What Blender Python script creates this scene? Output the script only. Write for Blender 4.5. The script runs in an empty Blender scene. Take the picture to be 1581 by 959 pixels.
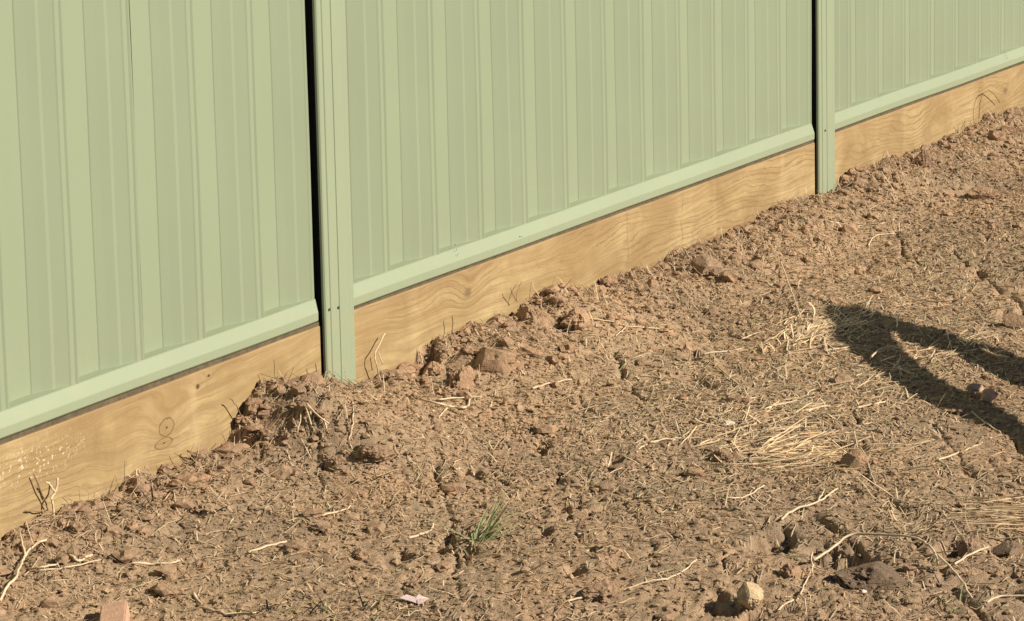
import bpy, bmesh, math, random
import numpy as np
from mathutils import Matrix, Vector
random.seed(7); rng = np.random.default_rng(11)
S = bpy.context.scene; COL = S.collection
# ------------------------------------------------------------------ camera
YAW, PITCH, ROLL, CX, CY, CZ, FPX, PX, PY = 1.024121, 0.149886, -0.021711, -4.710593, -3.3, 1.564788, 4400.0, 790.0, 120.0
def cam_rot():
    f = np.array([math.sin(YAW)*math.cos(PITCH), math.cos(YAW)*math.cos(PITCH), -math.sin(PITCH)])
    r = np.array([math.cos(YAW), -math.sin(YAW), 0.0]); u = np.cross(r, f)
    c, s = math.cos(ROLL), math.sin(ROLL)
    return np.array([c*r+s*u, -s*r+c*u, f])
RM = cam_rot()
cam = bpy.data.objects.new('camera', bpy.data.cameras.new('camera')); COL.objects.link(cam)
M4 = Matrix.Identity(4)
for i in range(3):
    M4[i][0] = RM[0][i]; M4[i][1] = RM[1][i]; M4[i][2] = -RM[2][i]
M4[0][3], M4[1][3], M4[2][3] = CX, CY, CZ
cam.matrix_world = M4
cam.data.sensor_width = 36; cam.data.lens = FPX/1581*36
cam.data.shift_x = 0.0; cam.data.shift_y = -(479.5-PY)/1581
cam.data.clip_start = 0.05; cam.data.clip_end = 500
S.camera = cam
# ------------------------------------------------------------------ light
EL = math.radians(33); SX, SY = -0.19, 1.0                    # sun travels towards the fence, a touch leftwards
n = math.hypot(SX, SY); SUN = Vector((SX/n*math.cos(EL), SY/n*math.cos(EL), -math.sin(EL)))
w = bpy.data.worlds.new('World'); S.world = w; w.use_nodes = True
sky = w.node_tree.nodes.new('ShaderNodeTexSky'); sky.sky_type = 'NISHITA'; sky.sun_disc = False
sky.air_density = 0.5; sky.dust_density = 0.3; sky.sun_elevation = EL; sky.sun_rotation = math.atan2(-SX, -SY)
w.node_tree.links.new(sky.outputs[0], w.node_tree.nodes['Background'].inputs[0])
w.node_tree.nodes['Background'].inputs[1].default_value = 0.05
sun = bpy.data.objects.new('sun', bpy.data.lights.new('sun', 'SUN')); COL.objects.link(sun)
sun.data.energy = 5.0; sun.data.angle = math.radians(0.5); sun.data.color = (1.0, 0.91, 0.78)
sun.rotation_euler = SUN.to_track_quat('-Z', 'Y').to_euler(); sun.location = (0, -5, 6)
S.view_settings.view_transform = 'Standard'; S.view_settings.look = 'None'
S.view_settings.exposure = 0.62; S.view_settings.gamma = 1.0
# ------------------------------------------------------------------ noise in numpy
def _h(ix, iy, s):
    a = (ix.astype(np.int64)*374761393 + iy.astype(np.int64)*668265263 + s*982451653) & 0xffffffff
    a = ((a ^ (a >> 13))*1274126177) & 0xffffffff
    return ((a ^ (a >> 16)) & 0xffffff)/float(0xffffff)
def vn(x, y, s=0):
    ix, iy = np.floor(x), np.floor(y); fx, fy = x-ix, y-iy
    fx = fx*fx*fx*(fx*(fx*6-15)+10); fy = fy*fy*fy*(fy*(fy*6-15)+10)
    a, b, c, d = _h(ix, iy, s), _h(ix+1, iy, s), _h(ix, iy+1, s), _h(ix+1, iy+1, s)
    return (a+(b-a)*fx)*(1-fy)+(c+(d-c)*fx)*fy-0.5
def fbm(x, y, s=0, o=4, g=0.5):
    r, a = 0, 1.0
    for k in range(o):
        r = r+a*vn(x*2**k+k*17.3, y*2**k-k*9.1, s+k); a *= g
    return r
def lumps(x, y, s=0):                                         # rounded clods: 0 in the gaps, 1 on the crests
    ix, iy = np.floor(x), np.floor(y); d = np.full(x.shape, 9.0); d2 = d.copy(); hh = np.zeros(x.shape)
    for i in (-1, 0, 1):
        for j in (-1, 0, 1):
            px = ix+i+_h(ix+i, iy+j, s); py = iy+j+_h(ix+i, iy+j, s+5)
            q = (px-x)**2+(py-y)**2; m = q < d
            d2 = np.where(m, d, np.minimum(d2, q)); hh = np.where(m, _h(ix+i, iy+j, s+9), hh); d = np.where(m, q, d)
    e = np.sqrt(d2)-np.sqrt(d)
    return np.clip(e*2.2, 0, 1)**0.6*(0.35+0.65*hh)
# ------------------------------------------------------------------ the lie of the ground
PROF = np.array([[-9, .04], [-1.2, .03], [-1.05, .036], [-.95, .050], [-.85, .035], [-.75, .030], [-.69, .042], [-.6, .036], [-.51, .030], [-.43, .034], [-.39, .043],
  [-.355, .075], [-.33, .105], [-.30, .128], [-.275, .140], [-.24, .125], [-.2, .118], [-.13, .10], [-.07, .085], [.0, .058], [.037, .044], [.1, .038], [.17, .044], [.22, .042], [.26, .05], [.31, .072], [.4, .072],
  [.5, .073], [.6, .062], [.68, .056], [.73, .078], [.80, .094], [.92, .07], [1.03, .047], [1.15, .052], [1.34, .033], [1.45, .048], [1.53, .054], [1.7, .046], [1.87, .047], [2.05, .06],
  [2.23, .055], [2.32, .05], [2.42, .047], [2.48, .07], [2.53, .084], [2.7, .07], [2.94, .0625], [3.1, .06], [3.23, .064], [3.4, .07], [3.54, .076], [3.88, .066], [9, .07]])
HOLES = []          # (x, y, rx, ry, depth) filled in below from named places
def ray(px, py):
    return (np.array([(px-PX)/FPX, -(py-PY)/FPX, 1.0])@RM)
def base_h(x, y):
    p = np.interp(x+0.012*vn(x*40, y*0, 3), PROF[:, 0], PROF[:, 1])
    wob = 0.05*vn(x*3.1, x*0+2, 21)
    t = np.clip((-y-0.04-wob*0.6)/(0.24+0.16*(vn(x*2.3, y*0+.5, 31)+.5)+.16*np.exp(-((x+.2)/.2)**2)), 0, 1); t = t*t*(3-2*t)
    back = np.where(y > 0.03, 0.0, 1.0)
    g = 0.012+0.010*vn(x*1.3, y*1.3, 41)+0.016*vn(x*3.2, y*3.2, 43)
    near = np.exp(-np.clip(-y, 0, 9)/0.28)
    z = g*(1-(1-t))+(p+0.004)*(1-t)
    z = z+near*0.021*(lumps(x*11, y*11, 51)-0.45)+0.010*near*fbm(x*28, y*28, 53, 3)
    rough = np.clip(0.55+1.6*vn(x*1.9, y*1.9, 61)+0.6*near, 0.15, 1.6)
    z = z+rough*(0.0055*(lumps(x*15, y*15, 71)-0.5)+0.005*fbm(x*26, y*26, 73, 3))
    return np.where(back > 0, z, 0.02)
def fine_h(x, y):
    near = np.exp(-np.clip(-y, 0, 9)/0.3)
    rough = np.clip(0.48+2.0*vn(x*2.7, y*2.7, 81)+0.5*near, 0.16, 1.5)
    warp = 0.6*vn(x*60, y*60, 83)
    return rough*(0.0060*(lumps(x*52+warp, y*48-warp, 91)-0.45)+0.0046*(lumps(x*100+warp, y*95, 93)-0.45)) + 0.0036*fbm(x*120, y*120, 95, 2)
def hgt(x, y):
    x = np.atleast_1d(np.asarray(x, float)); y = np.atleast_1d(np.asarray(y, float))
    z = base_h(x, y)+fine_h(x, y)*(np.abs(y+1.5) < 4)
    cw = .25*vn(x*9, y*9, 131); ck = np.abs(vn((x*.8+y*.6)*4.2+cw, (y*.8-x*.6)*9.0+cw, 133)); mk = np.clip(vn(x*2.6, y*2.6, 135)*3+.35, 0, 1)
    z = z-.016*mk*np.exp(-(ck/.022)**2)
    ck = np.abs(vn((x*.8-y*.6)*11+cw, (y*.8+x*.6)*15.0+cw, 137)); z = z-.004*np.clip(mk+.1, 0, 1)*np.exp(-(ck/.035)**2)
    for (hx, hy, rx, ry, dp, ang) in HOLES:
        rx, ry, dp = rx*1.0, ry*1.15, dp*1.3
        c, s = math.cos(ang), math.sin(ang); u = ((x-hx)*c+(y-hy)*s)/rx; v = (-(x-hx)*s+(y-hy)*c)/ry
        z = z-dp*np.exp(-(u*u+v*v+1.1*vn(x*45, y*45, 7)+.6*vn(x*100, y*100, 8)+.15).clip(0)**2.3)*(.7+.6*vn(x*70, y*70, 9))
    return z
def gnd(px, py, lift=0.0):                                    # the point of the ground seen at a place of the photograph
    d = ray(px, py); o = np.array([CX, CY, CZ]); z = 0.03
    for _ in range(8):
        t = (z-CZ)/d[2]; p = o+d*t; z2 = float(base_h(np.array([p[0]]), np.array([min(p[1], -0.01)]))[0]); z = 0.5*z+0.5*z2
    p = o+d*((z-CZ)/d[2]); p[2] = z+lift
    return p
def plane(px, py, Y0):                                        # the same on a plane parallel to the fence
    d = ray(px, py); t = (Y0-CY)/d[1]; return np.array([CX, CY, CZ])+d*t
for (hx, hy, rx, ry, dp, ang) in [(1311, 690, .045, .028, .05, .5), (1308, 707, .03, .02, .04, .2), (655, 560, .035, .025, .06, .2), (690, 572, .022, .04, .06, .4), (702, 582, .02, .05, .05, .3),
      (1113, 918, .016, .014, .035, 0), (1160, 953, .03, .016, .04, 0), (1500, 292, .12, .022, .05, -.3), (512, 712, .025, .015, .03, 0), (1105, 938, .02, .03, .04, 0), (150, 952, .02, .02, .03, 0),
      (1200, 830, .04, .03, .04, .4), (1186, 840, .04, .03, .03, .4), (1465, 850, .04, .02, .04, .4), (1545, 842, .04, .02, .05, .2), (600, 865, .03, .012, .025, .7), (625, 860, .03, .012, .025, .7),
      (680, 845, .04, .012, .03, .7), (692, 832, .03, .01, .03, .7), (722, 850, .04, .012, .03, .7), (735, 735, .03, .012, .03, .7), (720, 728, .03, .01, .03, .7), (948, 712, .03, .015, .03, .6),
      (870, 785, .03, .012, .03, .6), (895, 778, .025, .01, .025, .6), (840, 820, .03, .012, .02, .4), (1330, 415, .07, .015, .03, .1), (1510, 425, .05, .02, .03, .3), (835, 690, .06, .015, .025, .5), (888, 880, .03, .015, .03, .5),
      (1290, 862, .07, .04, .03, .8), (1320, 875, .07, .04, .02, .8), (880, 495, .03, .02, .04, .5), (870, 510, .03, .02, .03, .5), (1572, 484, .07, .04, .06, .2), (1155, 395, .05, .02, .03, 0), (1230, 500, .02, .01, .02, 0)]:
    p = gnd(hx, hy); HOLES.append((p[0], p[1], rx, ry, dp, ang))
# ------------------------------------------------------------------ materials
def mat(name):
    m = bpy.data.materials.new(name); m.use_nodes = True; nt = m.node_tree
    return m, nt, nt.nodes, nt.links, nt.nodes['Principled BSDF']
def N(nt, t, **k):
    nd = nt.nodes.new(t)
    for a, b in k.items(): setattr(nd, a, b)
    return nd
def noise(nt, vec, scale, detail=4, rough=.5, dist=0.0):
    q = N(nt, 'ShaderNodeTexNoise'); q.inputs['Scale'].default_value = scale; q.inputs['Detail'].default_value = detail
    q.inputs['Roughness'].default_value = rough; q.inputs['Distortion'].default_value = dist
    if vec is not None: nt.links.new(vec, q.inputs['Vector'])
    return q.outputs['Fac']
def ramp(nt, fac, stops):
    r = N(nt, 'ShaderNodeValToRGB'); nt.links.new(fac, r.inputs[0]); e = r.color_ramp.elements
    while len(e) < len(stops): e.new(0.5)
    for i, (p, c) in enumerate(stops): e[i].position = p; e[i].color = (*c, 1) if len(c) == 3 else c
    return r.outputs[0]
def mix(nt, f, a, b, mode='MIX'):
    q = N(nt, 'ShaderNodeMix', data_type='RGBA', blend_type=mode)
    for s, v in ((0, f), (6, a), (7, b)):
        if isinstance(v, bpy.types.NodeSocket): nt.links.new(v, q.inputs[s])
        elif s == 0: q.inputs[0].default_value = v
        else: q.inputs[s].default_value = (*v, 1)
    return q.outputs[2]
def math_(nt, op, a, b=None, c=None):
    q = N(nt, 'ShaderNodeMath', operation=op)
    for i, v in enumerate((a, b, c)):
        if v is None: continue
        if isinstance(v, bpy.types.NodeSocket): nt.links.new(v, q.inputs[i])
        else: q.inputs[i].default_value = v
    return q.outputs[0]
def bump(nt, bsdf, h, strength, dist):
    b = N(nt, 'ShaderNodeBump'); b.inputs['Strength'].default_value = strength; b.inputs['Distance'].default_value = dist
    nt.links.new(h, b.inputs['Height']); nt.links.new(b.outputs[0], bsdf.inputs['Normal'])
def pos(nt, scale=(1, 1, 1)):
    g = N(nt, 'ShaderNodeNewGeometry'); m = N(nt, 'ShaderNodeMapping'); m.inputs['Scale'].default_value = scale
    nt.links.new(g.outputs['Position'], m.inputs['Vector']); return m.outputs[0]
def grey(v): return (v, v, v)
def paint(name, col, dusty=0.0):
    m, nt, nd, lk, B = mat(name); P = pos(nt)
    f = ramp(nt, noise(nt, P, 2.2, 5, .6), [(.3, grey(0)), (.7, grey(1))])
    c = mix(nt, f, tuple(v*0.965 for v in col), tuple(min(1, v*1.03) for v in col))
    st = ramp(nt, noise(nt, pos(nt, (26, 26, 1.2)), 1.0, 3, .6), [(.42, grey(0)), (.72, grey(1))])
    c = mix(nt, math_(nt, 'MULTIPLY', st, .10), c, tuple(v*.86 for v in col))
    # dust splashed low on the fence
    sp = N(nt, 'ShaderNodeSeparateXYZ'); g = N(nt, 'ShaderNodeNewGeometry'); lk.new(g.outputs['Position'], sp.inputs[0])
    low = N(nt, 'ShaderNodeMapRange'); lk.new(sp.outputs[2], low.inputs[0]); low.inputs[1].default_value = .40; low.inputs[2].default_value = .0
    dn = ramp(nt, noise(nt, P, 30, 6, .7), [(.45, grey(0)), (.75, grey(1))])
    c = mix(nt, math_(nt, 'MULTIPLY', math_(nt, 'MULTIPLY', low.outputs[0], dn), .35+dusty), c, (.36, .27, .17))
    spk = ramp(nt, noise(nt, P, 420, 2, .5), [(.70, grey(0)), (.74, grey(1))])
    c = mix(nt, math_(nt, 'MULTIPLY', spk, .25), c, (.32, .28, .18))
    lk.new(c, B.inputs['Base Color']); B.inputs['Roughness'].default_value = .48; B.inputs['Specular IOR Level'].default_value = .35
    bump(nt, B, noise(nt, pos(nt, (1, 1, .35)), 9, 3, .5), .25, .0015)
    return m
M_SHEET = paint('pale_green_sheet_paint', (.219, .257, .165))
M_TRIM = paint('pale_green_trim_paint', (.240, .281, .182), .1)
def soil(name, tint=(1, 1, 1), dark=1.0):
    m, nt, nd, lk, B = mat(name); P = pos(nt)
    big = ramp(nt, noise(nt, P, 1.7, 4, .6), [(.34, (.315, .224, .142)), (.50, (.385, .268, .166)), (.66, (.445, .302, .182))])
    pk = ramp(nt, noise(nt, P, 6.5, 5, .6, .4), [(.52, grey(0)), (.70, grey(1))])
    c = mix(nt, math_(nt, 'MULTIPLY', pk, .55), big, (.48, .305, .180))
    dk = ramp(nt, noise(nt, P, 3.1, 6, .65), [(.56, grey(0)), (.72, grey(1))])
    c = mix(nt, math_(nt, 'MULTIPLY', dk, .30), c, (.24, .172, .110))
    gn = ramp(nt, noise(nt, P, 55, 6, .75), [(.28, grey(.68)), (.5, grey(.98)), (.72, grey(1.30))])
    c = mix(nt, 1.0, c, gn, 'MULTIPLY')
    sp = ramp(nt, noise(nt, P, 330, 2, .5), [(.66, grey(0)), (.72, grey(1))])
    c = mix(nt, math_(nt, 'MULTIPLY', sp, .6), c, (.62, .49, .34))
    sd = ramp(nt, noise(nt, P, 260, 2, .6), [(.30, grey(1)), (.37, grey(0))])
    c = mix(nt, math_(nt, 'MULTIPLY', sd, .22), c, (.10, .07, .045))
    c = mix(nt, 1.0, c, tuple(t*dark for t in tint), 'MULTIPLY')
    lk.new(c, B.inputs['Base Color']); B.inputs['Roughness'].default_value = .95; B.inputs['Specular IOR Level'].default_value = .15
    h = math_(nt, 'ADD', noise(nt, P, 130, 6, .75), math_(nt, 'MULTIPLY', noise(nt, P, 420, 3, .7), .4))
    bump(nt, B, h, .9, .007)
    return m
M_SOIL = soil('dry_brown_soil'); M_CLOD = soil('clod_soil', (.98, .93, .92)); M_DARKSOIL = soil('damp_soil', (.8, .8, .85), .75)
M_CRUMB = soil('crumb_soil', (1.10, 1.08, 1.05))
def flat(name, col, rough=.8, var=.25, scale=40, bmp=.3, sss=0, obj_var=False):
    m, nt, nd, lk, B = mat(name); P = pos(nt)
    f = ramp(nt, noise(nt, P, scale, 4, .6), [(.3, grey(1-var)), (.7, grey(1+var*.6))])
    c = mix(nt, 1.0, col, f, 'MULTIPLY')
    if obj_var:
        a = N(nt, 'ShaderNodeAttribute', attribute_name='tone'); c = mix(nt, 1.0, c, a.outputs['Color'], 'MULTIPLY')
    lk.new(c, B.inputs['Base Color']); B.inputs['Roughness'].default_value = rough; B.inputs['Specular IOR Level'].default_value = .3
    bump(nt, B, noise(nt, P, scale*4, 4, .6), bmp, .003)
    return m
M_STRAW = flat('dry_straw', (.74, .58, .39), .6, .3, 60, .2, obj_var=True)
M_STEM = flat('bleached_stem', (.56, .44, .285), .6, .25, 60, .2)
M_BROWN = flat('brown_root', (.24, .165, .09), .8, .4, 60, .3)
M_GREEN = flat('grass_green', (.235, .24, .11), .55, .4, 30, .2)
M_LEAFY = flat('dull_grass_green', (.27, .27, .12), .6, .4, 30, .2)
M_BRICK = flat('terracotta', (.50, .30, .20), .85, .16, 55, .5)
M_STONE = flat('buff_sandstone', (.50, .37, .215), .9, .35, 70, .9)
M_PINK = flat('pink_clay_stone', (.42, .29, .20), .9, .2, 60, .6)
M_PETAL = flat('pink_scrap', (.52, .40, .37), .6, .12, 80, .2)
M_WHITE = flat('white_fragment', (.62, .53, .42), .6, .15, 80, .3)
M_PALE = flat('pale_grit', (.60, .48, .35), .8, .3, 60, .3)
M_FIBRE = flat('dead_fibre', (.62, .46, .31), .8, .3, 60, .2, obj_var=True)
M_RAIL_SHADE = flat('painted_rail_shade', (.105, .082, .048), .9, .35, 50, .5)
M_SCREW = flat('screw_metal', (.06, .065, .05), .5, .2, 80, .2)
M_DARK = flat('painted_channel_shade', (.05, .055, .04), .8, .2, 30, .1)
M_CASTER = flat('caster_brown', (.16, .12, .08), .9, .4, 40, .8)
def wood(name, seed, knots, bands, splash=None):
    """treated pine: grain that runs along the board and flows round its knots. knots: (x, z, rx, rz, strength, kind)"""
    m, nt, nd, lk, B = mat(name)
    g = N(nt, 'ShaderNodeNewGeometry'); sp = N(nt, 'ShaderNodeSeparateXYZ'); lk.new(g.outputs['Position'], sp.inputs[0])
    X, Y, Z = sp.outputs
    zz = math_(nt, 'ADD', Z, math_(nt, 'MULTIPLY', Y, .7))
    cw = N(nt, 'ShaderNodeCombineXYZ'); lk.new(math_(nt, 'MULTIPLY', X, 1.0), cw.inputs[0]); cw.inputs[1].default_value = seed; lk.new(math_(nt, 'MULTIPLY', zz, 3.0), cw.inputs[2])
    warp = noise(nt, cw.outputs[0], 1.9, 3, .5)
    v = math_(nt, 'ADD', zz, math_(nt, 'MULTIPLY', math_(nt, 'SUBTRACT', warp, .5), .14))
    kd = []
    for (kx, kz, rx, rz, a, kind) in knots:
        dx = math_(nt, 'DIVIDE', math_(nt, 'SUBTRACT', X, kx), rx); dz = math_(nt, 'DIVIDE', math_(nt, 'SUBTRACT', Z, kz), rz)
        r2 = math_(nt, 'ADD', math_(nt, 'MULTIPLY', dx, dx), math_(nt, 'MULTIPLY', dz, dz)); r = math_(nt, 'SQRT', r2)
        kd.append((r, kind))
        wide = math_(nt, 'POWER', 2.718, math_(nt, 'MULTIPLY', r2, -.10))
        v = math_(nt, 'ADD', v, math_(nt, 'MULTIPLY', wide, a))
    fw = math_(nt, 'ADD', math_(nt, 'MULTIPLY', v, 420.0), math_(nt, 'MULTIPLY', noise(nt, cw.outputs[0], 6, 6, .7), 16.0))
    s = math_(nt, 'SINE', fw); s = math_(nt, 'MULTIPLY_ADD', s, .5, .5); s = math_(nt, 'POWER', s, 8.0)
    amp = ramp(nt, noise(nt, cw.outputs[0], 3.3, 4, .6), [(.42, grey(.04)), (.66, grey(1))])
    line = math_(nt, 'MULTIPLY', s, amp)
    fib = N(nt, 'ShaderNodeCombineXYZ'); lk.new(math_(nt, 'MULTIPLY', X, 14.0), fib.inputs[0]); fib.inputs[1].default_value = seed; lk.new(math_(nt, 'MULTIPLY', v, 420.0), fib.inputs[2])
    fibre = noise(nt, fib.outputs[0], 1.0, 4, .6)
    P = pos(nt)
    c = ramp(nt, noise(nt, P, 5.5, 5, .6, .5), [(.30, (.240, .160, .068)), (.5, (.340, .247, .115)), (.70, (.435, .333, .168))])
    c = mix(nt, ramp(nt, fibre, [(.35, grey(.35)), (.65, grey(0))]), c, (.235, .155, .072))
    c = mix(nt, math_(nt, 'MULTIPLY', line, .62), c, (.130, .075, .030))
    lo = N(nt, 'ShaderNodeCombineXYZ'); lk.new(math_(nt, 'MULTIPLY', X, 4.0), lo.inputs[0]); lo.inputs[1].default_value = seed+3; lk.new(math_(nt, 'MULTIPLY', v, 75.0), lo.inputs[2])
    c = mix(nt, ramp(nt, noise(nt, lo.outputs[0], 1.0, 5, .65), [(.40, grey(0)), (.66, grey(.62))]), c, (.215, .132, .054))
    nk = ramp(nt, noise(nt, pos(nt, (60, 60, 150)), 1.0, 3, .6), [(.70, grey(0)), (.76, grey(.7))])
    c = mix(nt, nk, c, (.14, .085, .04))
    # top edge weathered, cross bands left by the drying racks
    ed = N(nt, 'ShaderNodeMapRange'); lk.new(Z, ed.inputs[0]); ed.inputs[1].default_value = .175; ed.inputs[2].default_value = .210
    c = mix(nt, math_(nt, 'MULTIPLY', ed.outputs[0], math_(nt, 'MULTIPLY', noise(nt, P, 16, 4, .6), .75)), c, (.27, .175, .09))
    for (bx, bw, bc, ba) in bands:
        xx = math_(nt, 'ADD', X, math_(nt, 'MULTIPLY', math_(nt, 'SUBTRACT', noise(nt, P, 9, 3, .5), .5), .05))
        q = math_(nt, 'DIVIDE', math_(nt, 'SUBTRACT', xx, bx), bw); q = math_(nt, 'POWER', 2.718, math_(nt, 'MULTIPLY', math_(nt, 'MULTIPLY', q, q), -1.0))
        q = math_(nt, 'MULTIPLY', q, math_(nt, 'MULTIPLY', ramp(nt, noise(nt, P, 26, 4, .7), [(.38, grey(0)), (.62, grey(1))]), ba*.42))
        c = mix(nt, q, c, bc)
    loops = [r for r, kind in kd if kind == 'loop']
    if loops:
        mn = math_(nt, 'MINIMUM', loops[0], loops[1]); mn = math_(nt, 'ADD', mn, math_(nt, 'MULTIPLY', math_(nt, 'SUBTRACT', noise(nt, P, 38, 4, .6), .5), .75))
        c = mix(nt, ramp(nt, mn, [(.9, grey(.35)), (1.0, grey(0))]), c, (.24, .155, .07))
        c = mix(nt, ramp(nt, math_(nt, 'ABSOLUTE', math_(nt, 'SUBTRACT', mn, 1.0)), [(.02, grey(.8)), (.13, grey(0))]), c, (.10, .06, .025))
    for r, kind in kd:
        rr = math_(nt, 'ADD', r, math_(nt, 'MULTIPLY', math_(nt, 'SUBTRACT', noise(nt, P, 28, 3, .5), .5), .7))
        if kind == 'loop': c = mix(nt, ramp(nt, r, [(.10, grey(.9)), (.2, grey(0))]), c, (.06, .035, .02))
        elif kind == 'dot': c = mix(nt, ramp(nt, rr, [(.5, grey(.9)), (1.0, grey(0))]), c, (.06, .035, .02))
        elif kind == 'knot': c = mix(nt, ramp(nt, rr, [(.35, grey(.72)), (1.1, grey(0))]), c, (.13, .08, .045))
    if splash:
        q = math_(nt, 'DIVIDE', math_(nt, 'SUBTRACT', X, splash[0]), splash[1]); q2 = math_(nt, 'DIVIDE', math_(nt, 'SUBTRACT', Z, splash[2]), splash[3])
        q = math_(nt, 'POWER', 2.718, math_(nt, 'MULTIPLY', math_(nt, 'ADD', math_(nt, 'MULTIPLY', q, q), math_(nt, 'MULTIPLY', q2, q2)), -1.0))
        k = ramp(nt, noise(nt, P, 160, 2, .5), [(.58, grey(0)), (.66, grey(1))])
        c = mix(nt, math_(nt, 'MULTIPLY', math_(nt, 'MULTIPLY', q, k), .8), c, (.62, .56, .42))
    # soil smeared along the foot of the board
    so = N(nt, 'ShaderNodeMapRange'); lk.new(Z, so.inputs[0]); so.inputs[1].default_value = .15; so.inputs[2].default_value = .03
    k = ramp(nt, noise(nt, P, 34, 6, .7), [(.48, grey(0)), (.70, grey(1))])
    c = mix(nt, math_(nt, 'MULTIPLY', math_(nt, 'MULTIPLY', so.outputs[0], k), .9), c, (.24, .165, .10))
    lk.new(c, B.inputs['Base Color']); B.inputs['Roughness'].default_value = .72; B.inputs['Specular IOR Level'].default_value = .3
    h = math_(nt, 'ADD', math_(nt, 'MULTIPLY', line, -.6), math_(nt, 'MULTIPLY', fibre, .8))
    bump(nt, B, h, .35, .0015)
    return m
# ------------------------------------------------------------------ object helpers
def np_mesh(name, V, F, smooth=False):
    me = bpy.data.meshes.new(name); V = np.asarray(V, np.float32); F = np.asarray(F, np.int32); k = F.shape[1]
    me.vertices.add(len(V)); me.vertices.foreach_set('co', V.ravel())
    me.loops.add(F.size); me.loops.foreach_set('vertex_index', F.ravel())
    me.polygons.add(len(F)); me.polygons.foreach_set('loop_start', np.arange(0, F.size, k, dtype=np.int32))
    me.polygons.foreach_set('use_smooth', np.full(len(F), smooth)); me.update(calc_edges=True); me.validate()
    return me
def link(name, me, m, parent=None, loc=None):
    o = bpy.data.objects.new(name, me); COL.objects.link(o); me.materials.append(m) if (me and m and not me.materials) else None
    if parent: o.parent = parent
    if loc is not None: o.location = loc
    return o
def tag(o, label, cat, group=None, kind=None):
    o['label'] = label; o['category'] = cat
    if group: o['group'] = group
    if kind: o['kind'] = kind
    return o
def empty(name, loc, label, cat, group=None):
    o = bpy.data.objects.new(name, None); COL.objects.link(o); o.location = loc; o.empty_display_size = .05
    return tag(o, label, cat, group)
def extrude(profile, x0, x1, closed=True, nx=1, cap=True):     # profile of (y, z) swept along x -> V, list of faces
    bm = bmesh.new(); rings = []
    for i in range(nx+1):
        x = x0+(x1-x0)*i/nx; rings.append([bm.verts.new((x, y, z)) for (y, z) in profile])
    m = len(profile)
    for a, b in zip(rings, rings[1:]):
        for j in range(m if closed else m-1): bm.faces.new((a[j], a[(j+1) % m], b[(j+1) % m], b[j]))
    if cap and closed: bm.faces.new(rings[0][::-1]); bm.faces.new(rings[-1])
    bmesh.ops.recalc_face_normals(bm, faces=bm.faces)
    return bm
def finish(name, bm, m, parent=None, smooth=False):
    me = bpy.data.meshes.new(name); bm.to_mesh(me); bm.free()
    if smooth: me.polygons.foreach_set('use_smooth', [True]*len(me.polygons))
    return link(name, me, m, parent)
# ------------------------------------------------------------------ ground
def axis(a, b, step, lo, hi):
    mid = np.arange(a, b+step/2, step); out = []; v, s = a, step
    while v > lo: s *= 1.35; v -= s; out.append(v)
    left = out[::-1]; out = []; v, s = mid[-1], step
    while v < hi: s *= 1.35; v += s; out.append(v)
    return np.array(left+list(mid)+out)
gx = axis(-1.45, 4.6, .0052, -300, 300); gy = axis(-2.0, .02, .0048, -300, 300)
GX, GY = np.meshgrid(gx, gy, indexing='ij'); Z = hgt(GX.ravel(), GY.ravel())
jx = (_h(np.round(GX*1e4).ravel(), np.round(GY*1e4).ravel(), 7)-.5)*.002
V = np.c_[GX.ravel()+jx, GY.ravel()-jx, Z]
nx_, ny_ = len(gx), len(gy); I = np.arange(nx_*ny_).reshape(nx_, ny_)
F = np.stack([I[:-1, :-1], I[1:, :-1], I[1:, 1:], I[:-1, 1:]], -1).reshape(-1, 4)
ground = link('ground', np_mesh('ground', V, F, True), M_SOIL); ground['kind'] = 'structure'
# ------------------------------------------------------------------ fence
FY = 0.0
P1, P2, P3, P0 = (-.060, .047), (2.307, 2.4135), (4.675, 4.782), (-2.427, -2.32)
bays = [(P0[1], -.0635, P0[1], -.0625), (P1[1], P2[0]-.003, P1[1], P2[0]-.003), (P2[1], P3[0]-.003, P2[1], P3[0]-.003)]
TOP = 2.02
fence = empty('metal_fence', (0, .03, 0), 'pale green ribbed steel fence standing on timber boards across the top of the photo', 'fence')
def child(o):
    o.parent = fence; o.matrix_parent_inverse = Matrix.Translation((0, -.03, 0)); return o
PER = .19
prof1 = [(0, 0), (.064, 0), (.0660, .0016), (.084, .0085), (.1015, .0158), (.1040, .0169), (.1135, .0160), (.1150, .0150), (.118, .0162), (.1410, .0250), (.1440, .0268), (.1460, .0272), (.1545, .0264), (.1560, .0264), (.1600, .0288), (.1615, .0293), (.1632, .0291), (.1650, .0274), (.1885, .0008)]
def sheet(xa, xb, phase, lap):
    xs = []
    k0 = int(math.floor((xa-phase)/PER))-1
    for k in range(k0, k0+40):
        for (u, h) in prof1:
            x = phase+k*PER+u
            if xa < x < xb: xs.append((x, h))
    def hh(x):
        u = (x-phase) % PER; return float(np.interp(u, [p[0] for p in prof1]+[PER], [p[1] for p in prof1]+[0]))
    xs = [(xa, hh(xa))]+xs+[(xb, hh(xb))]
    zs = np.linspace(.222, TOP-.02, 60); bm = bmesh.new(); cols = []
    r = random.random()*9
    for (x, h) in xs:
        cols.append([bm.verts.new((x, .038-h+lap+.0007*math.sin(z*3.1+x*5+r)+.0005*math.sin(z*11+x*17+r), z)) for z in zs])
    for a, b in zip(cols, cols[1:]):
        for j in range(len(zs)-1): bm.faces.new((a[j], b[j], b[j+1], a[j+1]))
    bmesh.ops.recalc_face_normals(bm, faces=bm.faces)
    return bm
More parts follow.
